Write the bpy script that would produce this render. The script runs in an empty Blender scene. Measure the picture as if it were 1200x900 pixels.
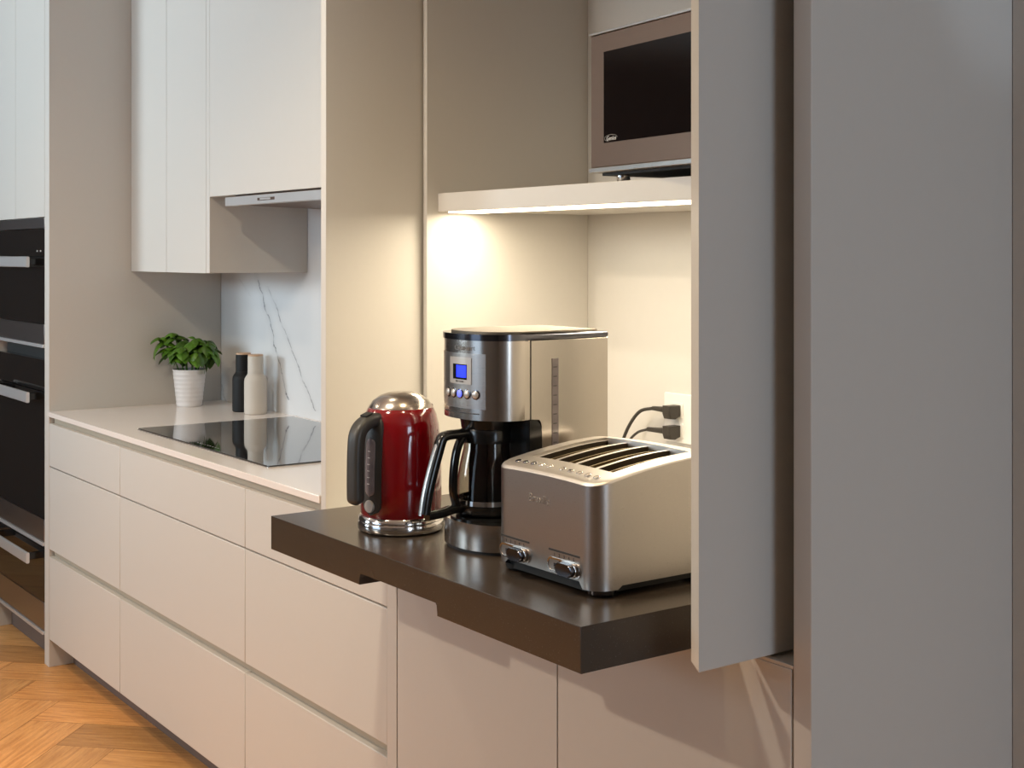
import bpy, bmesh, math, random
from mathutils import Vector, Matrix
random.seed(7)
S = bpy.context.scene
COL = S.collection
PI = math.pi

# ------------------------------------------------------------------ materials
def srgb(r, g, b):
    f = lambda c: (c/255/12.92) if c <= 10 else ((c/255+0.055)/1.055)**2.4
    return (f(r), f(g), f(b), 1)

class NT:
    def __init__(s, name):
        s.m = bpy.data.materials.new(name); s.m.use_nodes = True
        s.t = s.m.node_tree; s.p = s.t.nodes['Principled BSDF']
    def n(s, kind, **kw):
        nd = s.t.nodes.new(kind)
        for k, v in kw.items():
            if k.startswith('i_'):
                key = k[2:]; key = int(key) if key.isdigit() else key.replace('_', ' ')
                nd.inputs[key].default_value = v
            else: setattr(nd, k, v)
        return nd
    def l(s, a, b): s.t.links.new(a, b)
    def coords(s, scale=(1, 1, 1)):
        tc = s.n('ShaderNodeTexCoord'); mp = s.n('ShaderNodeMapping'); mp.inputs['Scale'].default_value = scale
        s.l(tc.outputs['Object'], mp.inputs['Vector']); return mp.outputs['Vector']
    def noise(s, scale, vec=None, detail=3.0):
        nz = s.n('ShaderNodeTexNoise'); nz.inputs['Scale'].default_value = scale; nz.inputs['Detail'].default_value = detail
        s.l(vec if vec is not None else s.coords(), nz.inputs['Vector']); return nz
    def math(s, op, a, b=None, clamp=False):
        nd = s.n('ShaderNodeMath', operation=op); nd.use_clamp = clamp
        for i, v in enumerate((a, b)):
            if v is None: continue
            if isinstance(v, (int, float)): nd.inputs[i].default_value = v
            else: s.l(v, nd.inputs[i])
        return nd.outputs[0]
    def mix(s, fac, a, b):
        nd = s.n('ShaderNodeMix', data_type='RGBA')
        if isinstance(fac, (int, float)): nd.inputs[0].default_value = fac
        else: s.l(fac, nd.inputs[0])
        for i, v in ((6, a), (7, b)):
            if isinstance(v, tuple): nd.inputs[i].default_value = v
            else: s.l(v, nd.inputs[i])
        return nd.outputs[2]
    def bump(s, h, strength, dist=0.001):
        b = s.n('ShaderNodeBump'); b.inputs['Strength'].default_value = strength; b.inputs['Distance'].default_value = dist
        s.l(h, b.inputs['Height']); s.l(b.outputs[0], s.p.inputs['Normal'])

def plain(name, col, rough=0.5, metal=0.0, var=0.06, nscale=30, stretch=(1, 1, 1), bump=0.0, coat=0.0, spec=0.5, ior=None, trans=0.0, emit=None, estr=0.0):
    m = NT(name); p = m.p
    nz = m.noise(nscale, m.coords(stretch))
    d = tuple(c*(1-var) for c in col[:3])+(1,)
    u = tuple(min(1, c*(1+var)) for c in col[:3])+(1,)
    m.l(m.mix(nz.outputs['Fac'], d, u), p.inputs['Base Color'])
    r = m.math('ADD', m.math('MULTIPLY', nz.outputs['Fac'], 0.12*rough), rough*0.94)
    m.l(r, p.inputs['Roughness'])
    p.inputs['Metallic'].default_value = metal
    p.inputs['Coat Weight'].default_value = coat
    p.inputs['Coat Roughness'].default_value = 0.05
    p.inputs['Specular IOR Level'].default_value = spec
    if trans: p.inputs['Transmission Weight'].default_value = trans
    if ior: p.inputs['IOR'].default_value = ior
    if emit:
        p.inputs['Emission Color'].default_value = emit; p.inputs['Emission Strength'].default_value = estr
    if bump: m.bump(nz.outputs['Fac'], bump)
    return m.m

def brushed(name, col, rough, stretch, scale=40, bump=0.03, var=0.10):
    m = NT(name); p = m.p
    nz = m.noise(scale, m.coords(stretch), 4.0)
    d = tuple(c*(1-var) for c in col[:3])+(1,); u = tuple(min(1, c*(1+var)) for c in col[:3])+(1,)
    m.l(m.mix(nz.outputs['Fac'], d, u), p.inputs['Base Color'])
    p.inputs['Metallic'].default_value = 1
    m.l(m.math('ADD', m.math('MULTIPLY', nz.outputs['Fac'], 0.14), rough-0.07), p.inputs['Roughness'])
    m.bump(nz.outputs['Fac'], bump, 0.0004)
    return m.m

CAB = (0.585, 0.557, 0.515, 1)
M = {}
M['cab'] = plain('satin_cabinet_paint', CAB, 0.42, var=0.012, nscale=60, bump=0.02, spec=0.45)
M['cab_dark'] = plain('shadow_gap', (0.05, 0.045, 0.04, 1), 0.8)
M['channel'] = plain('finger_pull_channel', (0.44, 0.375, 0.285, 1), 0.5, var=0.03, nscale=20)
M['kick'] = plain('kickboard_paint', (0.17, 0.13, 0.115, 1), 0.5)
M['wall'] = plain('wall_paint', (0.62, 0.59, 0.55, 1), 0.8, var=0.02, nscale=90, bump=0.05)
M['wall_dark'] = plain('dark_wall_paint', (0.10, 0.085, 0.075, 1), 0.8, var=0.03, nscale=90, bump=0.05)
M['wall_mid'] = plain('greige_wall_paint', (0.30, 0.27, 0.24, 1), 0.8, var=0.03, nscale=90, bump=0.05)
M['ceil'] = plain('ceiling_paint', (0.8, 0.79, 0.77, 1), 0.9, var=0.02)
M['steel'] = brushed('brushed_steel', (0.60, 0.57, 0.54, 1), 0.30, (1, 1, 40))
M['steel_v'] = brushed('brushed_steel_vertical', (0.54, 0.50, 0.46, 1), 0.21, (60, 60, 1))
M['steel_panel'] = brushed('brushed_panel_steel', (0.52, 0.475, 0.44, 1), 0.30, (1, 1, 40))
M['steel_radial'] = brushed('spun_steel', (0.50, 0.45, 0.41, 1), 0.22, (1, 1, 30), bump=0.01)
M['steel_lid'] = brushed('satin_lid_metal', (0.30, 0.26, 0.21, 1), 0.55, (1, 40, 1))
M['steel_dark'] = brushed('bronze_grey_steel', (0.21, 0.14, 0.105, 1), 0.38, (1, 1, 40))
M['steel_oven'] = brushed('oven_steel', (0.40, 0.37, 0.37, 1), 0.30, (1, 1, 50))
M['toaster'] = brushed('toaster_steel', (0.53, 0.49, 0.455, 1), 0.30, (1, 1, 30), scale=110, bump=0.015, var=0.05)
M['toaster_top'] = brushed('toaster_top_metal', (0.70, 0.66, 0.62, 1), 0.42, (1, 30, 1), scale=90, bump=0.01, var=0.04)
M['chrome'] = plain('polished_chrome', (0.72, 0.70, 0.68, 1), 0.10, 1.0, var=0.03)
M['chrome_dark'] = plain('dark_chrome', (0.13, 0.13, 0.15, 1), 0.16, 1.0, var=0.03)
M['handle_al'] = plain('satin_aluminium_handle', (0.66, 0.66, 0.67, 1), 0.32, 0.6, var=0.03)
M['black'] = plain('black_plastic', (0.008, 0.008, 0.008, 1), 0.18, var=0.2)
M['black_matt'] = plain('black_rubber', (0.012, 0.012, 0.012, 1), 0.6, var=0.2)
M['char'] = plain('charcoal_soft_plastic', (0.035, 0.033, 0.030, 1), 0.42, var=0.1)
M['blackglass'] = plain('black_oven_glass', (0.010, 0.009, 0.009, 1), 0.04, var=0.2, spec=0.6)
M['hobglass'] = plain('black_ceramic_glass', (0.012, 0.012, 0.013, 1), 0.035, var=0.1, spec=1.0, coat=0.5)
M['mwglass'] = plain('microwave_window_glass', (0.006, 0.004, 0.004, 1), 0.10, var=0.1, spec=0.35)
M['red'] = plain('deep_red_enamel', (0.19, 0.0015, 0.0045, 1), 0.12, var=0.03, coat=1.0)
M['pot'] = plain('white_ceramic', (0.74, 0.71, 0.70, 1), 0.45, var=0.02)
M['soil'] = plain('potting_soil', (0.02, 0.013, 0.008, 1), 0.95, var=0.5, nscale=120, bump=0.5)
M['stemgreen'] = plain('stem_green', (0.09, 0.20, 0.03, 1), 0.5, var=0.2)
M['mill_black'] = plain('black_mill_finish', (0.006, 0.006, 0.0065, 1), 0.6, spec=0.25, var=0.1, nscale=200, bump=0.05)
M['mill_beige'] = plain('sand_mill_finish', (0.52, 0.47, 0.41, 1), 0.6, var=0.03, nscale=200, bump=0.05)
M['walnut'] = plain('wooden_mill_cap', (0.50, 0.32, 0.20, 1), 0.5, var=0.2, nscale=40, stretch=(1, 8, 1))
M['white_plastic'] = plain('white_plastic', (0.78, 0.75, 0.70, 1), 0.35, var=0.01)
M['button'] = plain('silver_button', (0.58, 0.55, 0.52, 1), 0.3, 0.5, var=0.03)
M['grey_print'] = plain('grey_print', (0.16, 0.15, 0.14, 1), 0.6, var=0.05)
M['dark_print'] = plain('dark_print', (0.03, 0.027, 0.025, 1), 0.5, var=0.05)
M['light_print'] = plain('silver_print', (0.68, 0.65, 0.62, 1), 0.35, 0.3, var=0.05)
M['mark_print'] = plain('etched_print', (0.46, 0.42, 0.39, 1), 0.25, 0.6, var=0.05)
M['lcd'] = plain('blue_backlit_screen', (0.01, 0.02, 0.5, 1), 0.3, emit=(0.012, 0.03, 1.0, 1), estr=1.6)
M['bluebtn'] = plain('blue_lit_button', (0.2, 0.25, 0.8, 1), 0.3, emit=(0.12, 0.16, 1.0, 1), estr=0.8)
M['led'] = plain('warm_led_diffuser', (1, 0.9, 0.7, 1), 0.6, emit=(1.0, 0.84, 0.62, 1), estr=5)
M['gold'] = plain('lit_slot_metal', (0.62, 0.50, 0.30, 1), 0.34, 0.85, var=0.25, nscale=25, stretch=(1, 6, 1))  # bread guard tops, warm light put into the colour
M['gold_dark'] = plain('shaded_slot_metal', (0.22, 0.15, 0.075, 1), 0.42, 0.7, var=0.25, nscale=25, stretch=(1, 6, 1))  # same guard metal, shade on its sides put into the colour
M['slotdark'] = plain('shaded_slot_interior', (0.05, 0.035, 0.02, 1), 0.5, 0.3, var=0.3)  # slot floor and divider sides, deep shade painted as dark colour
M['gauge'] = plain('smoky_gauge_plastic', (0.20, 0.17, 0.18, 1), 0.12, var=0.3, nscale=60, coat=0.6)
M['coffee'] = plain('brewed_coffee', (0.004, 0.002, 0.001, 1), 0.08)
M['cord'] = plain('dark_brown_cord', (0.030, 0.024, 0.018, 1), 0.45, var=0.1)

# glass
def glass():
    m = NT('clear_carafe_glass'); p = m.p
    nz = m.noise(20)
    m.l(m.mix(nz.outputs['Fac'], (0.55, 0.52, 0.48, 1), (0.6, 0.57, 0.53, 1)), p.inputs['Base Color'])
    p.inputs['Transmission Weight'].default_value = 1; p.inputs['Roughness'].default_value = 0.02; p.inputs['IOR'].default_value = 1.45
    return m.m
M['glass'] = glass()

# dark bronze-black worktop slab
def slab_mat():
    m = NT('dark_brown_speckled_stone'); p = m.p
    c = m.coords()
    n1 = m.noise(420, c, 2); n2 = m.noise(14, c, 3)
    sp = m.math('GREATER_THAN', n1.outputs['Fac'], 0.70)
    base = m.mix(n2.outputs['Fac'], (0.042, 0.030, 0.022, 1), (0.050, 0.037, 0.027, 1))
    m.l(m.mix(sp, base, (0.08, 0.07, 0.06, 1)), p.inputs['Base Color'])
    m.l(m.math('ADD', m.math('MULTIPLY', n2.outputs['Fac'], 0.02), 0.25), p.inputs['Roughness'])
    p.inputs['Specular IOR Level'].default_value = 0.5
    return m.m
M['slab'] = slab_mat()

# white stone with veins: lines are (x0,z0,x1,z1) on the splashback plane
def marble(name, base, veins, rough):
    m = NT(name); p = m.p
    tc = m.n('ShaderNodeTexCoord'); sep = m.n('ShaderNodeSeparateXYZ'); m.l(tc.outputs['Object'], sep.inputs[0])
    X, Z = sep.outputs['X'], sep.outputs['Z']
    nw = m.noise(9, tc.outputs['Object'], 5); nw2 = m.noise(60, tc.outputs['Object'], 3)
    wob = m.math('ADD', m.math('MULTIPLY', m.math('SUBTRACT', nw.outputs['Fac'], 0.5), 0.09), m.math('MULTIPLY', m.math('SUBTRACT', nw2.outputs['Fac'], 0.5), 0.016))
    brk = m.noise(22, tc.outputs['Object'], 3)
    tot = None
    for (x0, z0, x1, z1, w, st) in veins:
        k = (x1-x0)/(z1-z0)
        d = m.math('ABSOLUTE', m.math('ADD', m.math('SUBTRACT', m.math('SUBTRACT', X, x0), m.math('MULTIPLY', m.math('SUBTRACT', Z, z0), k)), wob))
        b2 = m.math('MULTIPLY', m.math('SUBTRACT', brk.outputs['Fac'], 0.34), 4.0, True)
        line = m.math('SUBTRACT', 1.0, m.math('DIVIDE', d, w), True)
        inz = m.math('MULTIPLY', m.math('GREATER_THAN', Z, min(z0, z1)), m.math('LESS_THAN', Z, max(z0, z1)))
        v = m.math('MULTIPLY', m.math('MULTIPLY', m.math('MULTIPLY', line, b2), inz), st)
        soft = m.math('MULTIPLY', m.math('MULTIPLY', m.math('SUBTRACT', 1.0, m.math('DIVIDE', d, w*7), True), inz), 0.10*st)
        v = m.math('ADD', v, soft)
        tot = v if tot is None else m.math('MAXIMUM', tot, v)
    cl = m.noise(3, tc.outputs['Object'], 4)
    bc = m.mix(cl.outputs['Fac'], tuple(c*0.95 for c in base[:3])+(1,), base)
    if tot is not None: bc = m.mix(tot, bc, (0.10, 0.10, 0.12, 1))
    m.l(bc, p.inputs['Base Color']); p.inputs['Roughness'].default_value = rough
    return m.m
M['splash'] = marble('white_veined_marble', (0.68, 0.68, 0.685, 1),
    [(-4.50, 1.40, -4.23, 0.95, 0.0045, 1.0), (-4.40, 1.34, -4.03, 0.93, 0.0055, 0.75), (-4.64, 1.36, -4.53, 1.30, 0.005, 0.3), (-4.80, 0.96, -4.76, 0.90, 0.006, 0.5), (-3.9, 1.75, -3.5, 1.0, 0.005, 0.6)], 0.30)
M['top'] = marble('pale_stone_worktop', (0.84, 0.77, 0.72, 1), [], 0.12)

def wood():
    m = NT('oiled_oak_parquet'); p = m.p
    ca = m.n('ShaderNodeVertexColor'); ca.layer_name = 'tone'
    uv = m.n('ShaderNodeUVMap'); uv.uv_map = 'UVMap'
    mp = m.n('ShaderNodeMapping'); mp.inputs['Scale'].default_value = (2.2, 26, 1); m.l(uv.outputs[0], mp.inputs[0])
    n1 = m.noise(3.0, mp.outputs[0], 6); n1.inputs['Distortion'].default_value = 0.6
    n2 = m.noise(26, mp.outputs[0], 3)
    g = m.math('ADD', m.math('MULTIPLY', n1.outputs['Fac'], 0.7), m.math('MULTIPLY', n2.outputs['Fac'], 0.3))
    cr = m.n('ShaderNodeValToRGB'); e = cr.color_ramp.elements
    e[0].position = 0.33; e[0].color = (0.44, 0.205, 0.066, 1); e[1].position = 0.68; e[1].color = (0.74, 0.41, 0.155, 1)
    m.l(g, cr.inputs[0])
    mul = m.n('ShaderNodeMix', data_type='RGBA', blend_type='MULTIPLY'); mul.inputs[0].default_value = 1
    m.l(cr.outputs[0], mul.inputs[6]); m.l(ca.outputs['Color'], mul.inputs[7])
    m.l(mul.outputs[2], p.inputs['Base Color'])
    m.l(m.math('ADD', m.math('MULTIPLY', g, 0.2), 0.30), p.inputs['Roughness'])
    m.bump(g, 0.12, 0.001)
    return m.m
M['wood'] = wood()
M['seam'] = plain('dark_wood_seam', (0.16, 0.075, 0.028, 1), 0.6, var=0.1)

def leafmat():
    m = NT('basil_leaf'); p = m.p
    ca = m.n('ShaderNodeVertexColor'); ca.layer_name = 'tone'
    nz = m.noise(70)
    c = m.mix(nz.outputs['Fac'], (0.030, 0.095, 0.005, 1), (0.115, 0.25, 0.018, 1))
    mul = m.n('ShaderNodeMix', data_type='RGBA', blend_type='MULTIPLY'); mul.inputs[0].default_value = 1
    m.l(c, mul.inputs[6]); m.l(ca.outputs['Color'], mul.inputs[7]); m.l(mul.outputs[2], p.inputs['Base Color'])
    p.inputs['Roughness'].default_value = 0.38
    p.inputs['Subsurface Weight'].default_value = 0.0
    m.bump(nz.outputs['Fac'], 0.2, 0.002)
    return m.m
M['leaf'] = leafmat()

# ------------------------------------------------------------------ mesh helpers
def newbm(): return bmesh.new()

def obj(name, bm, mat, parent=None, smooth=35, allsm=False):
    bmesh.ops.recalc_face_normals(bm, faces=bm.faces)
    if not allsm:
        kl = bm.faces.layers.int.get('keep')
        for f in bm.faces:
            if not (kl and f[kl]) and max(abs(c) for c in f.normal) > 0.9995 and f.calc_area() > 8e-6: f.smooth = False
    me = bpy.data.meshes.new(name); bm.to_mesh(me); bm.free()
    if smooth:
        if allsm: me.polygons.foreach_set('use_smooth', [True]*len(me.polygons))
        fl = [p.use_smooth for p in me.polygons]
        me.set_sharp_from_angle(angle=math.radians(smooth))
        me.polygons.foreach_set('use_smooth', fl)
    o = bpy.data.objects.new(name, me); COL.objects.link(o)
    mats = mat if isinstance(mat, (list, tuple)) else [mat]
    for m in mats: me.materials.append(M[m] if isinstance(m, str) else m)
    if parent: o.parent = parent
    return o

def box(bm, x0, x1, y0, y1, z0, z1, bev=0.0, seg=2, mi=0):
    c = Vector(((x0+x1)/2, (y0+y1)/2, (z0+z1)/2))
    r = bmesh.ops.create_cube(bm, size=1)
    vs = r['verts']
    for v in vs:
        v.co = Vector((v.co.x*abs(x1-x0), v.co.y*abs(y1-y0), v.co.z*abs(z1-z0)))+c
    fs = set(f for v in vs for f in v.link_faces)
    for f in fs: f.material_index = mi
    if bev:
        es = list(set(e for v in vs for e in v.link_edges))
        rr = bmesh.ops.bevel(bm, geom=es, offset=bev, segments=seg, profile=0.5, affect='EDGES')
        for f in rr['faces']: f.material_index = mi; f.smooth = True
    return bm

def prism(bm, pts, lo, hi, axis='z', bev=0.0, mi=0):
    """extrude polygon pts (2-D) along axis between lo and hi"""
    def P(a, b, c): return {'z': (a, b, c), 'y': (a, c, b), 'x': (c, a, b)}[axis]
    lo_v = [bm.verts.new(P(a, b, lo)) for a, b in pts]
    hi_v = [bm.verts.new(P(a, b, hi)) for a, b in pts]
    n = len(pts); fs = []; curved = len(pts) > 12
    fs.append(bm.faces.new(lo_v[::-1])); fs.append(bm.faces.new(hi_v))
    for i in range(n):
        fs.append(bm.faces.new((lo_v[i], lo_v[(i+1) % n], hi_v[(i+1) % n], hi_v[i])))
        d = math.dist(pts[i], pts[(i+1) % n])
        fs[-1].smooth = curved and d < 0.03
    for f in fs: f.material_index = mi
    if bev:
        es = list(set(list(fs[0].edges)+list(fs[1].edges)))
        rr = bmesh.ops.bevel(bm, geom=es, offset=bev, segments=2, profile=0.5, affect='EDGES')
        for f in rr['faces']: f.material_index = mi; f.smooth = True
    return bm

def lathe(bm, prof, seg=48, c=(0, 0, 0), mi=0, sx=1, sy=1):
    kl = bm.faces.layers.int.get('keep') or bm.faces.layers.int.new('keep')
    rings = []
    for r, z in prof:
        if r < 1e-6: rings.append([bm.verts.new((c[0], c[1], c[2]+z))])
        else: rings.append([bm.verts.new((c[0]+sx*r*math.cos(2*PI*i/seg), c[1]+sy*r*math.sin(2*PI*i/seg), c[2]+z)) for i in range(seg)])
    for a, b in zip(rings, rings[1:]):
        for i in range(seg):
            j = (i+1) % seg
            if len(a) == 1 and len(b) == 1: continue
            if len(a) == 1: f = bm.faces.new((a[0], b[j], b[i]))
            elif len(b) == 1: f = bm.faces.new((a[i], a[j], b[0]))
            else: f = bm.faces.new((a[i], a[j], b[j], b[i]))
            f.material_index = mi; f.smooth = True; f[kl] = 1
    return bm

def smoothpath(pts, n=8):
    """Catmull-Rom through 3-D pts"""
    P = [Vector(p) for p in pts]; P = [P[0]*2-P[1]]+P+[P[-1]*2-P[-2]]
    out = []
    for i in range(1, len(P)-2):
        for k in range(n):
            t = k/n; a, b, c, d = P[i-1:i+3]
            out.append(0.5*((2*b)+(c-a)*t+(2*a-5*b+4*c-d)*t*t+(3*b-a-3*c+d)*t**3))
    out.append(P[-2]); return out

def sweep(bm, path, w, h, up=Vector((0, 0, 1)), seg=12, power=2.6, mi=0, wf=None, side=None):
    """superellipse section (w along 'side', h along normal) swept along path"""
    kl = bm.faces.layers.int.get('keep') or bm.faces.layers.int.new('keep')
    rings = []
    n = len(path)
    for i, p in enumerate(path):
        t = (path[min(i+1, n-1)]-path[max(i-1, 0)]).normalized()
        if side is not None: s = (side-t*side.dot(t)).normalized()
        else: s = t.cross(up).normalized()
        nn = s.cross(t).normalized()
        k = wf(i/(n-1)) if wf else 1
        ring = []
        for j in range(seg):
            a = 2*PI*j/seg; ca, sa = math.cos(a), math.sin(a)
            x = math.copysign(abs(ca)**(2/power), ca)*w/2*k; y = math.copysign(abs(sa)**(2/power), sa)*h/2*k
            ring.append(bm.verts.new(p+s*x+nn*y))
        rings.append(ring)
    for a, b in zip(rings, rings[1:]):
        for j in range(seg):
            f = bm.faces.new((a[j], a[(j+1) % seg], b[(j+1) % seg], b[j])); f.material_index = mi; f.smooth = True; f[kl] = 1
    for r in (rings[0], rings[-1]):
        f = bm.faces.new(r); f.material_index = mi
    return bm

def tube(bm, pts, r, seg=10, mi=0, n=8):
    return sweep(bm, smoothpath(pts, n), 2*r, 2*r, seg=seg, power=2, mi=mi)

def rounded(x0, x1, y0, y1, r, n=6, rs=None):
    """rounded rectangle outline, counter-clockwise; rs = radii of (x1y0, x1y1, x0y1, x0y0)"""
    rs = rs or (r, r, r, r)
    out = []
    for (cx, cy, a0, rr) in ((x1, y0, -PI/2, rs[0]), (x1, y1, 0, rs[1]), (x0, y1, PI/2, rs[2]), (x0, y0, PI, rs[3])):
        sx = -1 if cx == x1 else 1; sy = 1 if cy == y0 else -1
        for k in range(n+1):
            a = a0+PI/2*k/n
            out.append((cx+sx*rr+rr*math.cos(a), cy+sy*rr+rr*math.sin(a)))
    return out

def text(name, body, size, mat, parent, loc, rot, shear=0.0, extrude=0.0002, bold=0.0):
    cu = bpy.data.curves.new(name, 'FONT'); cu.body = body; cu.size = size; cu.align_x = 'CENTER'; cu.align_y = 'CENTER'
    cu.extrude = extrude; cu.shear = shear; cu.offset = bold; cu.resolution_u = 3
    t = bpy.data.objects.new(name+'_curve', cu); COL.objects.link(t)
    dg = bpy.context.evaluated_depsgraph_get()
    me = bpy.data.meshes.new_from_object(t.evaluated_get(dg))
    bpy.data.objects.remove(t); bpy.data.curves.remove(cu)
    me.materials.clear(); me.materials.append(M[mat])
    me.transform(Matrix.Translation(Vector(loc)) @ rot.to_4x4())
    o = bpy.data.objects.new(name, me); COL.objects.link(o)
    if parent: o.parent = parent
    return o
ROT_FRONT = Matrix.Rotation(PI/2, 3, 'X')          # text facing -Y

def thing(name, label, cat, loc=(0, 0, 0), rotz=0, group=None):
    o = bpy.data.objects.new(name, None); COL.objects.link(o)
    o.empty_display_size = 0.05
    o.location = loc; o.rotation_euler = (0, 0, rotz); o['label'] = label; o['category'] = cat
    if group: o['group'] = group
    return o
def tag(o, label, cat, group=None):
    o['label'] = label; o['category'] = cat
    if group: o['group'] = group
    return o
def struct(name, bm, mat, smooth=0):
    o = obj(name, bm, mat, None, smooth); o['kind'] = 'structure'; return o

# ------------------------------------------------------------------ room shell
RX0, RX1, RY0, RY1, RH = -7.4, 3.2, -4.6, 0.78, 2.7

def herringbone():
    bm = newbm()
    col = bm.loops.layers.float_color.new('tone'); uvl = bm.loops.layers.uv.new('UVMap')
    w, L = 0.184, 0.92
    ca, sa = math.cos(math.radians(-45)), math.sin(math.radians(-45))
    ox, oy = -4.55, -0.212
    rnd = random.Random(3)
    def quad(u0, u1, v0, v1, along):
        g = 0.0007
        cs = [(u0+g, v0+g), (u1-g, v0+g), (u1-g, v1-g), (u0+g, v1-g)]
        P = [(ox+u*ca-v*sa, oy+u*sa+v*ca) for u, v in cs]
        cx = sum(p[0] for p in P)/4; cy = sum(p[1] for p in P)/4
        if not (RX0-0.4 < cx < RX1+0.4 and RY0-0.4 < cy < 1.2): return
        vs = [bm.verts.new((p[0], p[1], 0)) for p in P]
        f = bm.faces.new(vs)
        t = rnd.uniform(0.74, 1.16); wv = rnd.uniform(-0.05, 0.05); a, b = rnd.uniform(0, 40), rnd.uniform(0, 40)
        for lp, (u, v) in zip(f.loops, cs):
            lp[col] = (t*(1+wv), t, t*(1-wv), 1)
            lp[uvl].uv = ((u+a, v+b) if along else (v+a, u+b))
    for k in range(-110, 110):
        for m_ in range(-16, 16):
            x = k*w+m_*2*L; y = k*w
            if abs(x) > 12 or abs(y) > 12: continue
            quad(x, x+L, y, y+w, True)
            quad(x+L, x+L+w, y+w-L, y+w, False)
    for co, no in (((RX0, 0, 0), (-1, 0, 0)), ((RX1, 0, 0), (1, 0, 0)), ((0, RY0, 0), (0, -1, 0)), ((0, RY1, 0), (0, 1, 0))):
        bmesh.ops.bisect_plane(bm, geom=bm.verts[:]+bm.edges[:]+bm.faces[:], plane_co=co, plane_no=no, clear_outer=True)
    n0 = set(bm.faces)
    box(bm, RX0, RX1, RY0, RY1, -0.06, -0.0008, mi=1)
    me = bpy.data.meshes.new('floor'); bm.to_mesh(me); bm.free()
    me.materials.append(M['wood']); me.materials.append(M['seam'])
    o = bpy.data.objects.new('floor', me); COL.objects.link(o); o['kind'] = 'structure'
    return o
herringbone()
struct('ceiling', box(newbm(), RX0, RX1, RY0, RY1, RH, RH+0.06), 'ceil')
struct('wall_back', box(newbm(), RX0-0.1, -1.29, RY1, RY1+0.1, 0, RH), 'wall')
struct('wall_left', box(newbm(), RX0-0.1, RX0, RY0-0.1, RY1, 0, RH), 'wall_dark')
struct('wall_front', box(newbm(), RX0-0.1, RX1+0.1, RY0-0.1, RY0, 0, RH), 'wall_mid')
struct('wall_right', box(newbm(), -1.289, RX1, 0.472, RY1+0.1, 0, RH), 'wall')
struct('wall_end', box(newbm(), RX1, RX1+0.1, RY0-0.1, RY1+0.1, 0, RH), 'wall')

# ------------------------------------------------------------------ left tall oven cabinet
OX0, OX1 = -5.452, -4.802
t = thing('oven_tower_cabinet', 'tall pale cabinet around the built-in ovens at far left', 'cabinet', (-5.13, 0.3, 0))
def child(name, bm, mat, parent, smooth=35, allsm=False):
    o = obj(name, bm, mat, parent, smooth, allsm)
    o.matrix_parent_inverse = Matrix.Translation(-Vector(parent.location)) if parent.type == 'EMPTY' and parent.rotation_euler.z == 0 else Matrix.Identity(4)
    return o
child('side_panel', box(newbm(), -4.854, -4.802, 0.0, 0.645, 0, RH-0.002, 0.0015), 'cab', t)
child('side_panel', box(newbm(), -5.475, -5.450, 0.0, 0.645, 0, RH-0.002, 0.0015), 'cab', t)
child('back_panel', box(newbm(), -5.45, -4.854, 0.60, 0.645, 0, RH-0.002), 'cab', t)
child('shelf', box(newbm(), -5.45, -4.854, 0.03, 0.60, 1.585, 1.60), 'cab', t)
child('door', box(newbm(), -5.2175, -4.857, 0.0, 0.022, 1.586, RH-0.004, 0.0012), 'cab', t)
child('door', box(newbm(), -5.449, -5.2205, 0.0, 0.022, 1.586, RH-0.004, 0.0012), 'cab', t)
child('plinth', box(newbm(), -5.449, -4.855, 0.05, 0.07, 0.0, 0.095), 'kick', t)

def oven(name, label, x0, x1, z0, z1, hz, top_h, bot_h, trim=True):
    r = thing(name, label, 'oven', ((x0+x1)/2, 0.0, z0))
    child('oven_body', box(newbm(), x0+0.01, x1-0.01, 0.03, 0.55, z0+0.004, z1-0.004), 'black_matt', r)
    if top_h: child('control_panel', box(newbm(), x0, x1, 0.002, 0.03, hz+0.02, z1-0.038, 0.001), 'blackglass', r)
    if trim: child('top_trim', box(newbm(), x0, x1, 0.0, 0.03, z1-0.036, z1, 0.001), 'steel_oven', r)
    zt = hz+0.018 if top_h else z1-0.002
    d = child('door', box(newbm(), x0, x1, 0.0, 0.03, z0+bot_h, zt, 0.001), 'blackglass', r)
    b = child('lower_trim', box(newbm(), x0, x1, -0.001, 0.03, z0+0.016, z0+bot_h-0.001, 0.001), 'steel_oven', r)
    child('lower_lip', box(newbm(), x0, x1, -0.006, 0.03, z0+0.002, z0+0.014, 0.001), 'handle_al', r)
    h = newbm()
    prism(h, rounded(-0.055, -0.043, hz-0.019, hz+0.019, 0.004, 3), x0+0.03, x1-0.03, 'x')
    hd = child('handle', h, 'handle_al', r)
    for xx in (x0+0.055, x1-0.075):
        b2 = obj('handle_mount', box(newbm(), xx, xx+0.02, -0.043, 0.002, hz-0.012, hz+0.012, 0.002), 'black', hd)
        b2.matrix_parent_inverse = Matrix.Identity(4)
    return r
ov1 = oven('combi_oven', 'compact black glass oven at top of the oven tower', -5.447, -4.857, 1.118, 1.582, 1.426, True, 0.085)
ov2 = oven('wall_oven', 'large black glass oven in middle of the oven tower', -5.447, -4.857, 0.415, 1.114, 0.945, True, 0.095, False)
ov3 = oven('warming_drawer', 'low dark glass warming drawer nearest floor in the oven tower', -5.447, -4.857, 0.10, 0.411, 0.375, False, 0.115, False)
ov3['category'] = 'drawer'
# small panel marks of the upper oven
for x in (-4.905, -4.945): child('touch_mark', box(newbm(), x-0.004, x+0.004, 0.0, 0.003, 1.462, 1.468), 'light_print', ov1)
# neighbour further left
bm = box(newbm(), -6.6, -5.48, 0.0, 0.645, 0.0, RH-0.002, 0.002)
tag(obj('tall_cabinet', bm, 'cab'), 'plain pale tall cabinet at the left edge beyond the ovens', 'cabinet')

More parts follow.
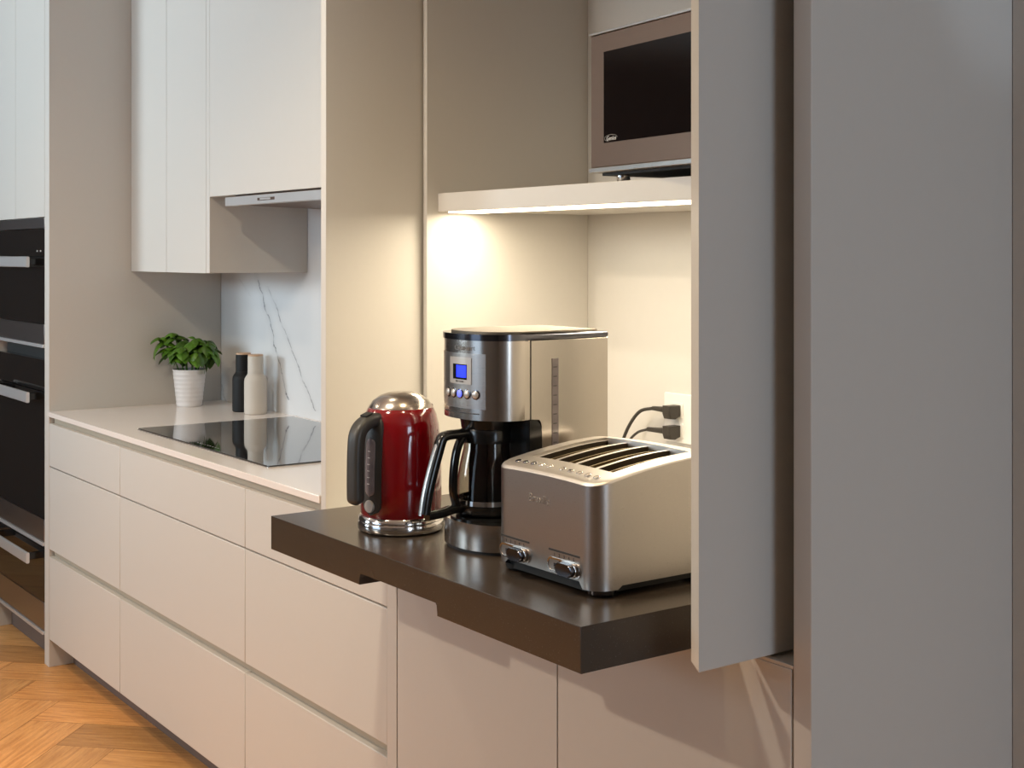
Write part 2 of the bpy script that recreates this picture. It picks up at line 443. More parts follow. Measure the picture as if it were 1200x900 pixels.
# ------------------------------------------------------------------ base drawers
def drawer_unit(label, x0, x1, last=False):
    u = thing('drawer_cabinet', label, 'cabinet', ((x0+x1)/2, 0.3, 0), 0, 'drawer cabinets under the worktop')
    g = 0.0013
    child('carcass', box(newbm(), x0+0.001, x1-0.001, 0.026, 0.62, 0.098, 0.8585), 'cab', u)
    xe = x1-(0.0001 if last else g)
    for z0, z1 in ((0.7085, 0.8585), (0.416, 0.705), (0.099, 0.391)):
        child('drawer', box(newbm(), x0+g, xe, 0.0, 0.021, z0, z1, 0.0022), 'cab', u)
    child('finger_pull', box(newbm(), x0+0.0005, x1-0.0005, 0.018, 0.0255, 0.3915, 0.4155), 'channel', u)
    child('plinth', box(newbm(), x0+0.001, x1-0.001, 0.085, 0.10, 0, 0.097), 'kick', u)
    return u
drawer_unit('narrow three-drawer base cabinet beside the oven tower', -4.800, -4.085)
drawer_unit('wide three-drawer base cabinet under the front of the hob', -4.085, -3.171)
drawer_unit('three-drawer base cabinet partly below the dark stone pull-out shelf', -3.171, -2.461, True)
# channel rail under worktop
tag(obj('handle_rail', box(newbm(), -4.80, -2.762, 0.018, 0.03, 0.859, 0.8815), 'channel'), 'pale metal finger-pull rail running under the stone worktop edge', 'rail')

# worktop with hob, splashback
tag(obj('stone_worktop', box(newbm(), -4.8015, -2.760, -0.004, 0.665, 0.882, 0.900, 0.0015), 'top'), 'pale stone worktop holding the hob and basil pot', 'worktop')
tag(obj('marble_splashback', box(newbm(), -4.8015, -2.760, 0.6455, 0.664, 0.9001, 1.76), 'splash'), 'white marble splashback with thin grey diagonal veins behind the mills', 'splashback')

hob = thing('induction_hob', 'flat black glass induction hob set in the stone worktop', 'hob', (-3.68, 0.345, 0.9))
child('glass_top', prism(newbm(), rounded(-4.136, -3.196, 0.077, 0.612, 0.004, 3), 0.9015, 0.9055, 'z', 0.0008), 'hobglass', hob)
bm = newbm(); prism(bm, rounded(-4.1385, -3.1935, 0.0745, 0.6145, 0.005, 3), 0.9, 0.9022, 'z')
child('steel_frame', bm, 'steel', hob)
for k in range(9): child('touch_mark', box(newbm(), -3.72+k*0.018, -3.711+k*0.018, 0.100, 0.1015, 0.9055, 0.9058), 'light_print', hob)
# ------------------------------------------------------------------ wall cabinets and hood
UF = 0.295
wc = thing('wall_cabinet', 'white two-door wall cabinet left of the rangehood', 'cabinet', (-4.445, 0.45, 1.39))
child('carcass', box(newbm(), -4.8005, -4.1165, UF+0.024, 0.644, 1.393, RH-0.002), 'cab', wc)
child('side_panel', box(newbm(), -4.1145, -4.088, UF, 0.6445, 1.392, RH-0.002, 0.001), 'cab', wc)
child('door', box(newbm(), -4.8005, -4.4595, UF, UF+0.022, 1.391, RH-0.004, 0.001), 'cab', wc)
child('door', box(newbm(), -4.457, -4.1165, UF, UF+0.022, 1.391, RH-0.004, 0.001), 'cab', wc)
hc = thing('hood_cabinet', 'white wall cabinet directly above the slim rangehood', 'cabinet', (-3.425, 0.45, 1.637))
child('carcass', box(newbm(), -4.086, -2.763, UF+0.024, 0.644, 1.66, RH-0.002), 'cab', hc)
child('door', box(newbm(), -4.0865, -3.05, UF, UF+0.022, 1.637, RH-0.004, 0.001), 'cab', hc)
child('door', box(newbm(), -3.0475, -2.763, UF, UF+0.022, 1.637, RH-0.004, 0.001), 'cab', hc)
hd = thing('rangehood', 'slim steel slide-out rangehood under the white wall cabinet', 'rangehood', (-3.4, 0.45, 1.603))
child('front_lip', box(newbm(), -3.958, -2.80, UF-0.004, UF+0.02, 1.603, 1.6305, 0.0015), 'handle_al', hd)
bm = newbm()
prism(bm, [(UF+0.02, 1.607), (0.62, 1.600), (0.62, 1.659), (UF+0.026, 1.659), (UF+0.026, 1.633), (UF+0.02, 1.633)], -3.945, -2.82, 'x')
child('hood_body', bm, 'steel_dark', hd)
sw = child('slide_switch', box(newbm(), -3.72, -3.605, UF-0.0055, UF-0.003, 1.613, 1.6215, 0.001), 'steel_dark', hd)
bm = box(newbm(), -3.70, -3.63, UF-0.007, UF-0.005, 1.6145, 1.620, 0.0005)
o = obj('switch_knob', bm, 'handle_al', sw)

# ------------------------------------------------------------------ pantry
PZ = 0.86
pc = thing('pantry_cabinet', 'tall pale appliance pantry with open front and lit shelf', 'cabinet', (-2.0, 0.37, PZ))
child('side_panel', box(newbm(), -2.759, -2.735, 0.0, 0.776, PZ+0.001, RH-0.002, 0.0012), 'cab', pc)
child('inner_panel', box(newbm(), -2.727, -2.711, 0.255, 0.744, PZ+0.001, RH-0.002, 0.001), 'cab', pc)
child('inner_panel', box(newbm(), -1.424, -1.408, 0.42, 0.744, PZ+0.006, RH-0.002, 0.001), 'cab', pc)
child('side_panel', box(newbm(), -1.324, -1.2905, 0.0, 0.776, 0.0, RH-0.002, 0.0015), 'cab', pc)
child('floor_panel', box(newbm(), -2.7345, -1.3245, 0.0, 0.744, PZ+0.0005, PZ+0.0055, 0.0005), 'cab', pc)
child('back_panel', box(newbm(), -2.7345, -1.3245, 0.7445, 0.776, PZ+0.001, RH-0.002), 'cab', pc)
sh = child('shelf', box(newbm(), -2.7105, -1.4245, 0.286, 0.744, 1.5535, 1.597, 0.0012), 'cab', pc)
led = obj('led_strip', box(newbm(), -2.69, -1.455, 0.302, 0.388, 1.5500, 1.5534), 'led', sh)
led['label'] = 'warm glowing light strip'
led.matrix_parent_inverse = Matrix.Identity(4)
# folded door that slides into the slot beside the opening
door = child('door', prism(newbm(), [(-1.367, -0.143), (-1.367, 0.30), (-1.411, 0.30), (-1.411, -0.116)], 0.871, RH-0.004, 'z', 0.0012), 'cab', pc)
door['label'] = 'open pocket door standing out of the cabinet'

bc = thing('base_cabinet', 'two-door pale base cabinet under the dark stone pull-out shelf', 'cabinet', (-1.9, 0.35, 0))
child('carcass', box(newbm(), -2.4595, -1.3255, 0.0245, 0.742, 0.098, PZ-0.002), 'cab', bc)
child('filler_panel', box(newbm(), -2.4609, -2.4225, 0.0, 0.024, 0.0, PZ-0.001), 'cab', bc)
child('door', box(newbm(), -2.4195, -1.8755, 0.0, 0.022, 0.099, PZ, 0.0015), 'cab', bc)
child('door', box(newbm(), -1.8725, -1.3275, 0.0, 0.022, 0.099, PZ, 0.0015), 'cab', bc)
child('plinth', box(newbm(), -2.42, -1.3255, 0.07, 0.09, 0, 0.097), 'kick', bc)

# pull-out slab, notched finger pull in the front lower edge
SZ = 0.932
poly = [(-2.455, 0.866), (-2.098, 0.866), (-2.098, 0.879), (-2.094, 0.888), (-1.846, 0.888), (-1.842, 0.884), (-1.842, 0.866), (-1.470, 0.866), (-1.470, SZ), (-2.455, SZ)]
ps = thing('pull_out_shelf', 'thick dark brown stone pull-out shelf carrying the small appliances', 'shelf', (-1.96, 0, 0.866))
child('stone_slab', prism(newbm(), poly, -0.27, 0.335, 'y', 0.0012), 'slab', ps)

# ------------------------------------------------------------------ kettle
kx, ky = -2.195, -0.126
kt = thing('electric_kettle', 'shiny dark red kettle with steel dome lid and charcoal handle', 'kettle', (kx, ky, SZ), math.atan2(0.235, 0.934))
def kid(name, bm, mat, parent, smooth=40):
    return obj(name, bm, mat, parent, smooth, True)
kid('base', lathe(newbm(), [(0, 0.0), (0.074, 0.0), (0.079, 0.003), (0.081, 0.006), (0.081, 0.018), (0.0795, 0.0205), (0.0785, 0.0215), (0.0805, 0.0225), (0.0795, 0.028), (0.0765, 0.031), (0, 0.031)], 64), 'chrome', kt)
kid('body', lathe(newbm(), [(0, 0.0312), (0.0745, 0.0312), (0.0760, 0.036), (0.0770, 0.060), (0.0775, 0.090), (0.0768, 0.125), (0.0752, 0.155), (0.0742, 0.180), (0.0718, 0.200), (0.0675, 0.218), (0.0618, 0.2305), (0.0606, 0.2312), (0, 0.2312)], 64), 'red', kt)
bm = newbm()
lathe(bm, [(0.0603, 0.2313), (0.0596, 0.2330), (0.0525, 0.2440), (0.0400, 0.2530), (0.0225, 0.2590), (0, 0.2608)], 64)
kid('lid', bm, 'steel_radial', kt)
bm = newbm(); sweep(bm, smoothpath([(0, -0.003, 0.2594), (0, 0.025, 0.2574), (0, 0.05, 0.2425)], 6), 0.012, 0.004)
# spout opposite the handle
bm2 = newbm(); prism(bm2, [(-0.018, 0.0), (0.018, 0.0), (0.006, 0.034), (-0.006, 0.034)], 0.195, 0.232, 'z', 0.004)
for v in bm2.verts:
    v.co.y += 0.048
    if v.co.z < 0.21: v.co.y -= 0.012
kid('spout', bm2, 'red', kt)
bm.free()
# handle strip hugging the body
def body_r(z):
    P = [(0.0312, 0.0745), (0.036, 0.0760), (0.060, 0.0770), (0.090, 0.0775), (0.125, 0.0768), (0.155, 0.0752), (0.180, 0.0742), (0.200, 0.0718), (0.218, 0.0675), (0.2305, 0.0618)]
    for (a, ra), (b, rb) in zip(P, P[1:]):
        if a <= z <= b: return ra+(rb-ra)*(z-a)/(b-a)
    return P[0][1] if z < P[0][0] else P[-1][1]
def strip(bm, z0, z1, hw, off, nz=26, na=10, rad=None):
    """raised band on the kettle's front with rounded ends, facing -Y"""
    rad = rad or hw
    outer = []
    for i in range(nz+1):
        z = z0+(z1-z0)*i/nz
        e = min(z-z0, z1-z)
        w = hw if e >= rad else hw-rad+math.sqrt(max(rad*rad-(rad-e)**2, 1e-7))
        row = []
        for j in range(na+1):
            x = -w+2*w*j/na
            r = body_r(z)+off*(1-0.25*abs(x/max(w, 1e-4))**6)
            y = -math.sqrt(max(r*r-x*x, 1e-8))
            row.append((x, y, z))
        outer.append(row)
    vo = [[bm.verts.new(p) for p in row] for row in outer]
    vi = [[bm.verts.new((p[0]*0.98, p[1]+off+0.004, p[2])) for p in row] for row in outer]
    for i in range(nz):
        for j in range(na):
            bm.faces.new((vo[i][j], vo[i][j+1], vo[i+1][j+1], vo[i+1][j]))
        bm.faces.new((vo[i][0], vo[i+1][0], vi[i+1][0], vi[i][0])); bm.faces.new((vo[i][na], vi[i][na], vi[i+1][na], vo[i+1][na]))
    for j in range(na):
        bm.faces.new((vo[0][j], vi[0][j], vi[0][j+1], vo[0][j+1])); bm.faces.new((vo[nz][j], vo[nz][j+1], vi[nz][j+1], vi[nz][j]))
    return bm
HS = 0.0235
bm = strip(newbm(), 0.037, 0.222, HS, 0.0045)
hpath = smoothpath([(0, -0.052, 0.211), (0, -0.075, 0.213), (0, -0.098, 0.206), (0, -0.112, 0.190), (0, -0.116, 0.160), (0, -0.117, 0.120), (0, -0.117, 0.085), (0, -0.116, 0.062)], 6)
sweep(bm, hpath, 0.032, 0.026, side=Vector((1, 0, 0)), seg=20, power=2.8, wf=lambda t: 1.0 if t < 0.93 else math.sqrt(max(1-((t-0.93)/0.075)**2, 0.08)))
kid('handle', bm, 'char', kt)
bm = strip(newbm(), 0.072, 0.180, 0.0122, 0.0062)
g = kid('water_gauge', bm, 'gauge', kt)
bm = newbm()
for i in range(6):
    z = 0.095+i*0.012; r = body_r(z)+0.0064
    box(bm, -0.004, 0.002, -r-0.0002, -r+0.001, z, z+0.0012)
kid('gauge_marks', bm, 'light_print', g)
bm = newbm(); lathe(bm, [(0, 0), (0.0118, 0), (0.0118, 0.003), (0.0105, 0.0045), (0, 0.005)], 28)
bmesh.ops.transform(bm, matrix=Matrix.Translation((0, -(body_r(0.055)+0.0035), 0.054)) @ Matrix.Rotation(PI/2, 4, 'X'), verts=bm.verts)
kid('power_button', bm, 'button', kt)
bm = newbm(); box(bm, -0.009, 0.009, -0.098, -0.080, 0.224, 0.2275, 0.0015)
bmesh.ops.transform(bm, matrix=Matrix.Translation((0, -0.089, 0.2245)) @ Matrix.Rotation(0.28, 4, 'X') @ Matrix.Translation((0, 0.089, -0.2255)), verts=bm.verts)
kid('lid_button', bm, 'black_matt', kt)
# the kettle's cord and plug end peeping out at the foot
bm = newbm(); tube(bm, [(0.02, 0.079, 0.012), (0.03, 0.10, 0.008), (0.05, 0.13, 0.006), (0.09, 0.20, 0.006)], 0.0035)
kid('cord', bm, 'black_matt', kt)

# ------------------------------------------------------------------ coffee maker
CX, CW = -1.977, 0.097
CB, CF, CBU = 0.120, -0.066, 0.077     # back, where the flat sides end, bulge of the bowed front
def dshape(sc=0.0, back=CB, n=24, front=CF):
    pts = [(CX-CW+0.012-sc*0, back+sc), (CX-CW-sc, back-0.012)]
    pts = [(CX+CW+sc-0.004, back+sc), (CX-CW-sc+0.004, back+sc), (CX-CW-sc, back+sc-0.004)]
    for i in range(n+1):
        a = PI+PI*i/n
        ca, sa = math.cos(a), math.sin(a)
        pts.append((CX+(CW+sc)*math.copysign(abs(ca)**(2/2.25), ca), front+(CBU+sc)*math.copysign(abs(sa)**(2/2.25), sa)))
    pts.append((CX+CW+sc, back+sc-0.004))
    return pts[::-1]
cm = thing('coffee_maker', 'steel drip coffee maker with blue lit screen behind the toaster', 'coffee maker', (CX, 0, SZ))
HB, HT = 1.164, 1.302
def ring_curve(n=24):
    return [p for p in dshape(0, n=n)]
# head: front shell
def front_only(sc, y1, n=24):
    pts = [(CX-CW-sc, y1)]
    for i in range(n+1):
        a = PI+PI*i/n; ca, sa = math.cos(a), math.sin(a)
        pts.append((CX+(CW+sc)*math.copysign(abs(ca)**(2/2.25), ca), CF+(CBU+sc)*math.copysign(abs(sa)**(2/2.25), sa)))
    pts.append((CX+CW+sc, y1))
    return pts
def front_y(x, sc=0.0):
    q = min(1, abs((x-CX)/(CW+sc)))
    return CF-(CBU+sc)*(1-q**2.25)**(1/2.25)
head = child('brew_head', prism(newbm(), front_only(0, CF+0.012), HB, HT, 'z', 0.0015), 'steel_v', cm)
# housing: side walls and tank behind
bm = newbm()
prism(bm, [(CB, SZ+0.006), (CB, HT), (CF+0.0135, HT), (CF+0.0135, HB), (-0.034, HB), (-0.030, HB-0.006), (-0.0295, HB-0.012), (-0.0295, SZ+0.006)], CX-CW, CX+CW, 'x', 0.0008)
child('housing', bm, 'steel_v', cm)
# black brew cavity framing
bm = newbm()
prism(bm, [(-0.0295, SZ+0.053), (-0.0295, HB-0.022), (-0.033, HB-0.009), (-0.042, HB-0.0005), (-0.056, HB-0.0005), (-0.056, SZ+0.053)], CX-CW+0.0012, CX+CW+0.0012, 'x')
child('cavity_surround', bm, 'black', cm)
child('filter_basket', lathe(newbm(), [(0, 1.139), (0.044, 1.139), (0.052, 1.143), (0.055, 1.1635), (0, 1.1635)], 40, (CX-0.008, -0.066, 0)), 'black', cm)
# lid with dark rim
bm = newbm()
prism(bm, dshape(0.0025), HT+0.0005, HT+0.0110, 'z', 0.004)
lid = child('lid', bm, 'chrome_dark', cm)
bm = newbm(); prism(bm, dshape(-0.012), HT+0.0105, HT+0.0150, 'z', 0.004)
o = obj('lid_panel', bm, 'steel_lid', lid); o.matrix_parent_inverse = Matrix.Translation((0, 0, 0))
# base
base = child('base', prism(newbm(), [p for p in front_only(0, -0.031)], SZ+0.006, SZ+0.052, 'z', 0.002), 'steel_v', cm)
bm = newbm(); prism(bm, [p for p in front_only(-0.004, 0.11)], SZ, SZ+0.0055, 'z')
child('foot_ring', bm, 'black_matt', cm)
CFX, CFY = CX-0.008, -0.068
child('hot_plate', lathe(newbm(), [(0, 0.0), (0.068, 0.0), (0.068, 0.003), (0.062, 0.0045), (0, 0.0045)], 48, (CFX, CFY-0.002, SZ+0.0525)), 'black', cm)
# control panel: bowed plate following the front
def bowed(bm, x0, x1, z0, z1, off, n=14, thick=0.002, mi=0):
    f0, b0 = [], []
    for i in range(n+1):
        x = x0+(x1-x0)*i/n
        e = 0.001
        dx = (front_y(x+e)-front_y(x-e))/(2*e)
        nv = Vector((dx, -1, 0)).normalized()
        p = Vector((x, front_y(x), 0))
        f0.append(p+nv*off); b0.append(p+nv*(off-thick))
    def col(p, z): return bm.verts.new((p.x, p.y, z))
    A = [(col(a, z0), col(a, z1), col(b, z0), col(b, z1)) for a, b in zip(f0, b0)]
    for u, v in zip(A, A[1:]):
        for q in ((u[0], v[0], v[1], u[1]), (u[2], u[3], v[3], v[2]), (u[1], v[1], v[3], u[3]), (u[0], u[2], v[2], v[0])):
            f = bm.faces.new(q); f.material_index = mi; f.smooth = True
    for u in (A[0], A[-1]): bm.faces.new((u[0], u[1], u[3], u[2])).material_index = mi
    return bm
child('control_panel', bowed(newbm(), CX-0.086, CX+0.066, 1.1835, 1.279, 0.0008), 'steel_panel', cm)
child('trim_line', bowed(newbm(), CX-0.090, CX+0.055, 1.1745, 1.1762, 0.0004), 'dark_print', cm)
disp = child('display', bowed(newbm(), CX-0.019, CX+0.040, 1.2255, 1.2715, 0.0022, 10), 'button', cm)
b = obj('display_bezel', bowed(newbm(), CX-0.008, CX+0.0305, 1.2335, 1.2600, 0.0026, 8), 'black', disp)
b2 = obj('display_screen', bowed(newbm(), CX+0.003, CX+0.0295, 1.2370, 1.2580, 0.0029, 8), 'lcd', disp); b2['label'] = 'glowing blue screen'
for o in (b, b2): o.matrix_parent_inverse = Matrix.Identity(4)
for i, x in enumerate((-0.026, -0.007, 0.012, 0.0305, 0.049)):
    bm = newbm()
    lathe(bm, [(0.0086, 0.0), (0.0086, 0.0012), (0.0068, 0.0016)], 20, mi=1)
    lathe(bm, [(0.0066, 0.0), (0.0066, 0.003), (0.005, 0.0042), (0, 0.0044)], 20)
    xx = CX+x; dx = (front_y(xx+0.001)-front_y(xx-0.001))/0.002
    mtx = Matrix.Translation((xx, front_y(xx)-0.0005, 1.2085)) @ Matrix.Rotation(math.atan(dx), 4, 'Z') @ Matrix.Rotation(PI/2, 4, 'X')
    bmesh.ops.transform(bm, matrix=mtx, verts=bm.verts)
    o = child('control_button', bm, ['bluebtn' if i == 2 else 'button', 'chrome_dark'], cm)
    if i == 2: o['label'] = 'blue lit button'
def bowtext(nm, body, size, mat, x, z):
    dx = (front_y(x+0.001)-front_y(x-0.001))/0.002
    r = Matrix.Rotation(math.atan(dx), 3, 'Z') @ ROT_FRONT
    nv = Vector((dx, -1, 0)).normalized()
    o = text(nm, body, size, mat, cm, Vector((x, front_y(x), z))+nv*0.0024, r)
    o.matrix_parent_inverse = Matrix.Translation(-Vector(cm.location)); return o
bowtext('maker_mark', 'Cuisinart', 0.0125, 'grey_print', CX+0.022, 1.2885)
bowtext('dial_print', 'SELF CLEAN', 0.0042, 'dark_print', CX+0.012, 1.2298)
# water window on the flat side
wx = CX+CW
ww = child('water_window', box(newbm(), wx-0.001, wx+0.0012, -0.007, 0.007, SZ+0.02, 1.269, 0.0005), 'gauge', cm)
bm = newbm()
for i in range(9): box(bm, wx+0.0011, wx+0.0015, -0.005, 0.003, 1.253-i*0.0165, 1.2545-i*0.0165)
obj('level_marks', bm, 'dark_print', ww)
# seam between head and side
child('seam_trim', box(newbm(), wx-0.001, wx+0.0006, CF+0.0115, CF+0.0135, HB, HT), 'dark_print', cm)

# carafe
ca = thing('coffee_carafe', 'empty glass coffee carafe with black handle on the coffee maker hotplate', 'carafe', (CFX, CFY, SZ+0.0575))
def ck(name, bm, mat, sm=40): return obj(name, bm, mat, ca, sm)
outer = [(0.0, 0.0), (0.050, 0.0), (0.058, 0.004), (0.061, 0.012), (0.0605, 0.030), (0.058, 0.060), (0.053, 0.090), (0.047, 0.115), (0.045, 0.135)]
inner = [(0.043, 0.135), (0.045, 0.115), (0.051, 0.090), (0.056, 0.060), (0.0585, 0.030), (0.059, 0.012), (0.056, 0.006), (0.049, 0.002), (0, 0.002)]
ck('glass_jug', lathe(newbm(), outer+inner, 48), 'glass')
ck('base_cup', lathe(newbm(), [(0, -0.0005), (0.052, -0.0005), (0.060, 0.003), (0.0635, 0.012), (0.0632, 0.020), (0.0612, 0.020), (0.0612, 0.0125), (0.0585, 0.0045), (0.05, 0.0), (0, 0.0)], 48), 'black')
ck('steel_band', lathe(newbm(), [(0.0612, 0.0205), (0.0630, 0.0205), (0.0625, 0.0290), (0.0610, 0.0290)], 48), 'chrome')
ck('collar', lathe(newbm(), [(0.0465, 0.1285), (0.0500, 0.1285), (0.0505, 0.150), (0.046, 0.158), (0.03, 0.162), (0, 0.163), (0, 0.158), (0.044, 0.150)], 48), 'black')
bm = newbm()
sw_ = dict(side=Vector((1, 0, 0)), seg=14, power=3.2)
sweep(bm, smoothpath([(0, -0.046, 0.146), (0, -0.070, 0.1455), (0, -0.090, 0.1445), (0, -0.1010, 0.139), (0, -0.1100, 0.115), (0, -0.1215, 0.08), (0, -0.1310, 0.045), (0, -0.1370, 0.012)], 6), 0.022, 0.0165, **sw_)
sweep(bm, smoothpath([(0, -0.058, 0.142), (0, -0.070, 0.115), (0, -0.076, 0.08), (0, -0.077, 0.045), (0, -0.070, 0.018)], 6), 0.018, 0.0110, **sw_)
sweep(bm, smoothpath([(0, -0.061, 0.014), (0, -0.080, 0.014), (0, -0.10, 0.010), (0, -0.132, 0.008)], 4), 0.020, 0.016, **sw_)
h = ck('handle', bm, 'black')
bm = newbm()
sweep(bm, smoothpath([(0, -0.1105, 0.135), (0, -0.1190, 0.115), (0, -0.1305, 0.08), (0, -0.1400, 0.045), (0, -0.1460, 0.010)], 6), 0.010, 0.002, **sw_)
obj('handle_strip', bm, 'steel', h, 40)

# ------------------------------------------------------------------ toaster
TX0, TX1, TY0, TY1 = -1.832, -1.562, -0.166, 0.098
TL, TR = 0.945, 1.104        # skirt bottom, front top edge
to = thing('four_slot_toaster', 'brushed steel four-slot toaster at the right front of the stone shelf', 'toaster', ((TX0+TX1)/2, 0, SZ))
def top_z(x, y):
    u = (x-(TX0+TX1)/2)/((TX1-TX0)/2); v = (y-TY0)/(TY1-TY0)
    crown = 0.006*(1-u*u)
    return TR+crown*0.6+0.029*(1-(1-min(v/0.80, 1))**1.6)-(0.006*max(0, (v-0.8)/0.2)**2)
out = rounded(TX0, TX1, TY0, TY1, 0.034, 10)
N = len(out)
# body wall: outline rings from skirt to top edge, scooped lower front edge
def skirt(x, y):
    if y < TY0+0.012:
        if TX0+0.038 < x < TX1-0.036: return SZ+0.0225
        if x <= TX0+0.038: return SZ+0.0165
    return SZ+0.0175 if x > TX0+0.01 and y > TY0+0.05 else SZ+0.012
def dense(pts, step=0.008):
    r = []
    for a, b in zip(pts, pts[1:]+pts[:1]):
        d = math.hypot(b[0]-a[0], b[1]-a[1]); k = max(1, int(d/step))
        for i in range(k): r.append((a[0]+(b[0]-a[0])*i/k, a[1]+(b[1]-a[1])*i/k))
    return r
outd = dense(out)
bm = newbm()
lo = [bm.verts.new((x, y, skirt(x, y))) for x, y in outd]
md = [bm.verts.new((x, y, SZ+0.04)) for x, y in outd]
hi = [bm.verts.new((x, y, top_z(x, y)-0.004)) for x, y in outd]
n = len(outd)
for i in range(n):
    j = (i+1) % n
    bm.faces.new((lo[i], lo[j], md[j], md[i])); bm.faces.new((md[i], md[j], hi[j], hi[i]))
child('body', bm, 'toaster', to, 50, True)
# top plate with a rectangular well for the slots
WX0, WX1, WY0, WY1 = TX0+0.032, TX1-0.028, TY0+0.055, TY1-0.048
cx, cy = (WX0+WX1)/2, (WY0+WY1)/2
def well_pt(x, y):
    dx, dy = x-cx, y-cy
    k = max(abs(dx)/((WX1-WX0)/2), abs(dy)/((WY1-WY0)/2))
    return (cx+dx/k, cy+dy/k)
# matched rings: outer edge, rim, ..., well edge
bm = newbm()
rings = []
for (t_, ins) in ((0.0, 0.0), (0.0, 0.0), (0.12, 0), (0.35, 0), (0.65, 0), (1.0, 0)):
    rings.append(t_)
rr = []
for k, t_ in enumerate((0.0, 0.03, 0.1, 0.3, 0.6, 1.0)):
    ring = []
    for x, y in outd:
        wx_, wy_ = well_pt(x, y)
        px, py = x+(wx_-x)*t_, y+(wy_-y)*t_
        z = top_z(px, py)-(0.004 if k == 0 else 0.0012 if k == 1 else 0)
        ring.append(bm.verts.new((px, py, z)))
    rr.append(ring)
wl = [bm.verts.new((v.co.x, v.co.y, v.co.z-0.010)) for v in rr[-1]]
rr.append(wl)
for a, b in zip(rr, rr[1:]):
    for i in range(n): bm.faces.new((a[i], a[(i+1) % n], b[(i+1) % n], b[i]))
child('top_plate', bm, 'toaster_top', to, 50, True)
# slot rim (dark), dividers and slots
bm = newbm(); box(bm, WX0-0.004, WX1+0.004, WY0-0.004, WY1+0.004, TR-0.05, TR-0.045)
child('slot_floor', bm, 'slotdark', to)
nsl = 4; pw = (WX1-WX0)/nsl
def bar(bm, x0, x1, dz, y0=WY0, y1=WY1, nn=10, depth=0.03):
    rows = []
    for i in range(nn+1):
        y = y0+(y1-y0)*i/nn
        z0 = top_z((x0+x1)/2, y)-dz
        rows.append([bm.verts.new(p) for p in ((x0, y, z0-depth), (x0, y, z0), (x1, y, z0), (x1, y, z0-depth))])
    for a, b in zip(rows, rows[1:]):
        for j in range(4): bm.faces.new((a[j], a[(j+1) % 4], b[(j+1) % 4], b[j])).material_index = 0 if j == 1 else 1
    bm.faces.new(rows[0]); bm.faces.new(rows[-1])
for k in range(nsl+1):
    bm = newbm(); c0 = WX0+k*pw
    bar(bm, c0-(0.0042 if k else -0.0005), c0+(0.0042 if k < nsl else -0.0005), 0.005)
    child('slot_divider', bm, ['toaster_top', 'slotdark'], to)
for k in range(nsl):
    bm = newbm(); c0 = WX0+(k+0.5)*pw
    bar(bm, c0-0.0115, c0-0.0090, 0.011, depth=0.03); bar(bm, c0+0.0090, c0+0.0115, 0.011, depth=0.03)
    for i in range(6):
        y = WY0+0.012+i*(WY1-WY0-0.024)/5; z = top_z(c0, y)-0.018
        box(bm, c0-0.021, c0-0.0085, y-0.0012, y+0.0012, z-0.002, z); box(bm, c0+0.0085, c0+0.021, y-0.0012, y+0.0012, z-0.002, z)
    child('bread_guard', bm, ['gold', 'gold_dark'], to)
# chassis and feet
bm = newbm(); prism(bm, rounded(TX0+0.012, TX1-0.012, TY0+0.012, TY1-0.012, 0.028, 6), SZ+0.006, SZ+0.045, 'z', 0.002)
child('chassis', bm, 'black_matt', to)
for x in (TX0+0.03, TX1-0.03):
    for y in (TY0+0.033, TY1-0.033):
        child('foot', lathe(newbm(), [(0, 0), (0.017, 0), (0.023, 0.004), (0.025, 0.013), (0, 0.013)], 28, (x, y, SZ)), 'black_matt' if x < -1.7 else 'chrome_dark', to)
# browning sliders on the front
for x0, lab in ((-1.812, 'a'), (-1.683, 'b')):
    w_ = 0.084; zc = 0.9685
    bm = newbm()
    # racetrack chrome rim
    outer_ = rounded(x0, x0+w_, zc-0.0115, zc+0.0115, 0.0112, 8); inner_ = rounded(x0+0.003, x0+w_-0.003, zc-0.0085, zc+0.0085, 0.0083, 8)
    yo = TY0-0.0015
    vo = [bm.verts.new((a, yo, b)) for a, b in outer_]; vi = [bm.verts.new((a, yo, b)) for a, b in inner_]
    vo2 = [bm.verts.new((a, TY0+0.002, b)) for a, b in outer_]; vi2 = [bm.verts.new((a, TY0+0.0005, b)) for a, b in inner_]
    k = len(outer_)
    for i in range(k):
        j = (i+1) % k
        bm.faces.new((vo[i], vo[j], vi[j], vi[i])); bm.faces.new((vo[i], vo2[i], vo2[j], vo[j])); bm.faces.new((vi[i], vi[j], vi2[j], vi2[i]))
    rt = child('slider_track', bm, 'chrome', to)
    rt2 = obj('track_plate', prism(newbm(), inner_, TY0-0.0004, TY0+0.002, 'y'), 'toaster', rt)
    obj('track_slot', box(newbm(), x0+0.016, x0+w_-0.016, TY0-0.0006, TY0+0.002, zc-0.003, zc+0.003), 'dark_print', rt)
    kn = newbm(); prism(kn, rounded(x0+0.033, x0+0.076, zc-0.0095, zc+0.0095, 0.0092, 8), TY0-0.013, TY0-0.001, 'y', 0.0025)
    lv = child('slider_knob', kn, 'chrome_dark', to)
    kn2 = newbm(); prism(kn2, rounded(x0+0.0315, x0+0.0775, zc-0.0112, zc+0.0112, 0.011, 8), TY0-0.006, TY0-0.0012, 'y', 0.001)
    obj('knob_ring', kn2, 'chrome', lv)
    child('scale_line', box(newbm(), x0+0.003, x0+w_-0.003, TY0-0.0004, TY0+0.001, 0.9895, 0.9925), 'dark_print', to)
    for i in range(5):
        o = text('scale_digit', str(i+1), 0.0075, 'dark_print', to, (x0+0.018+i*0.012, TY0-0.0003, 0.9845), ROT_FRONT)
        o.matrix_parent_inverse = Matrix.Translation(-Vector(to.location))
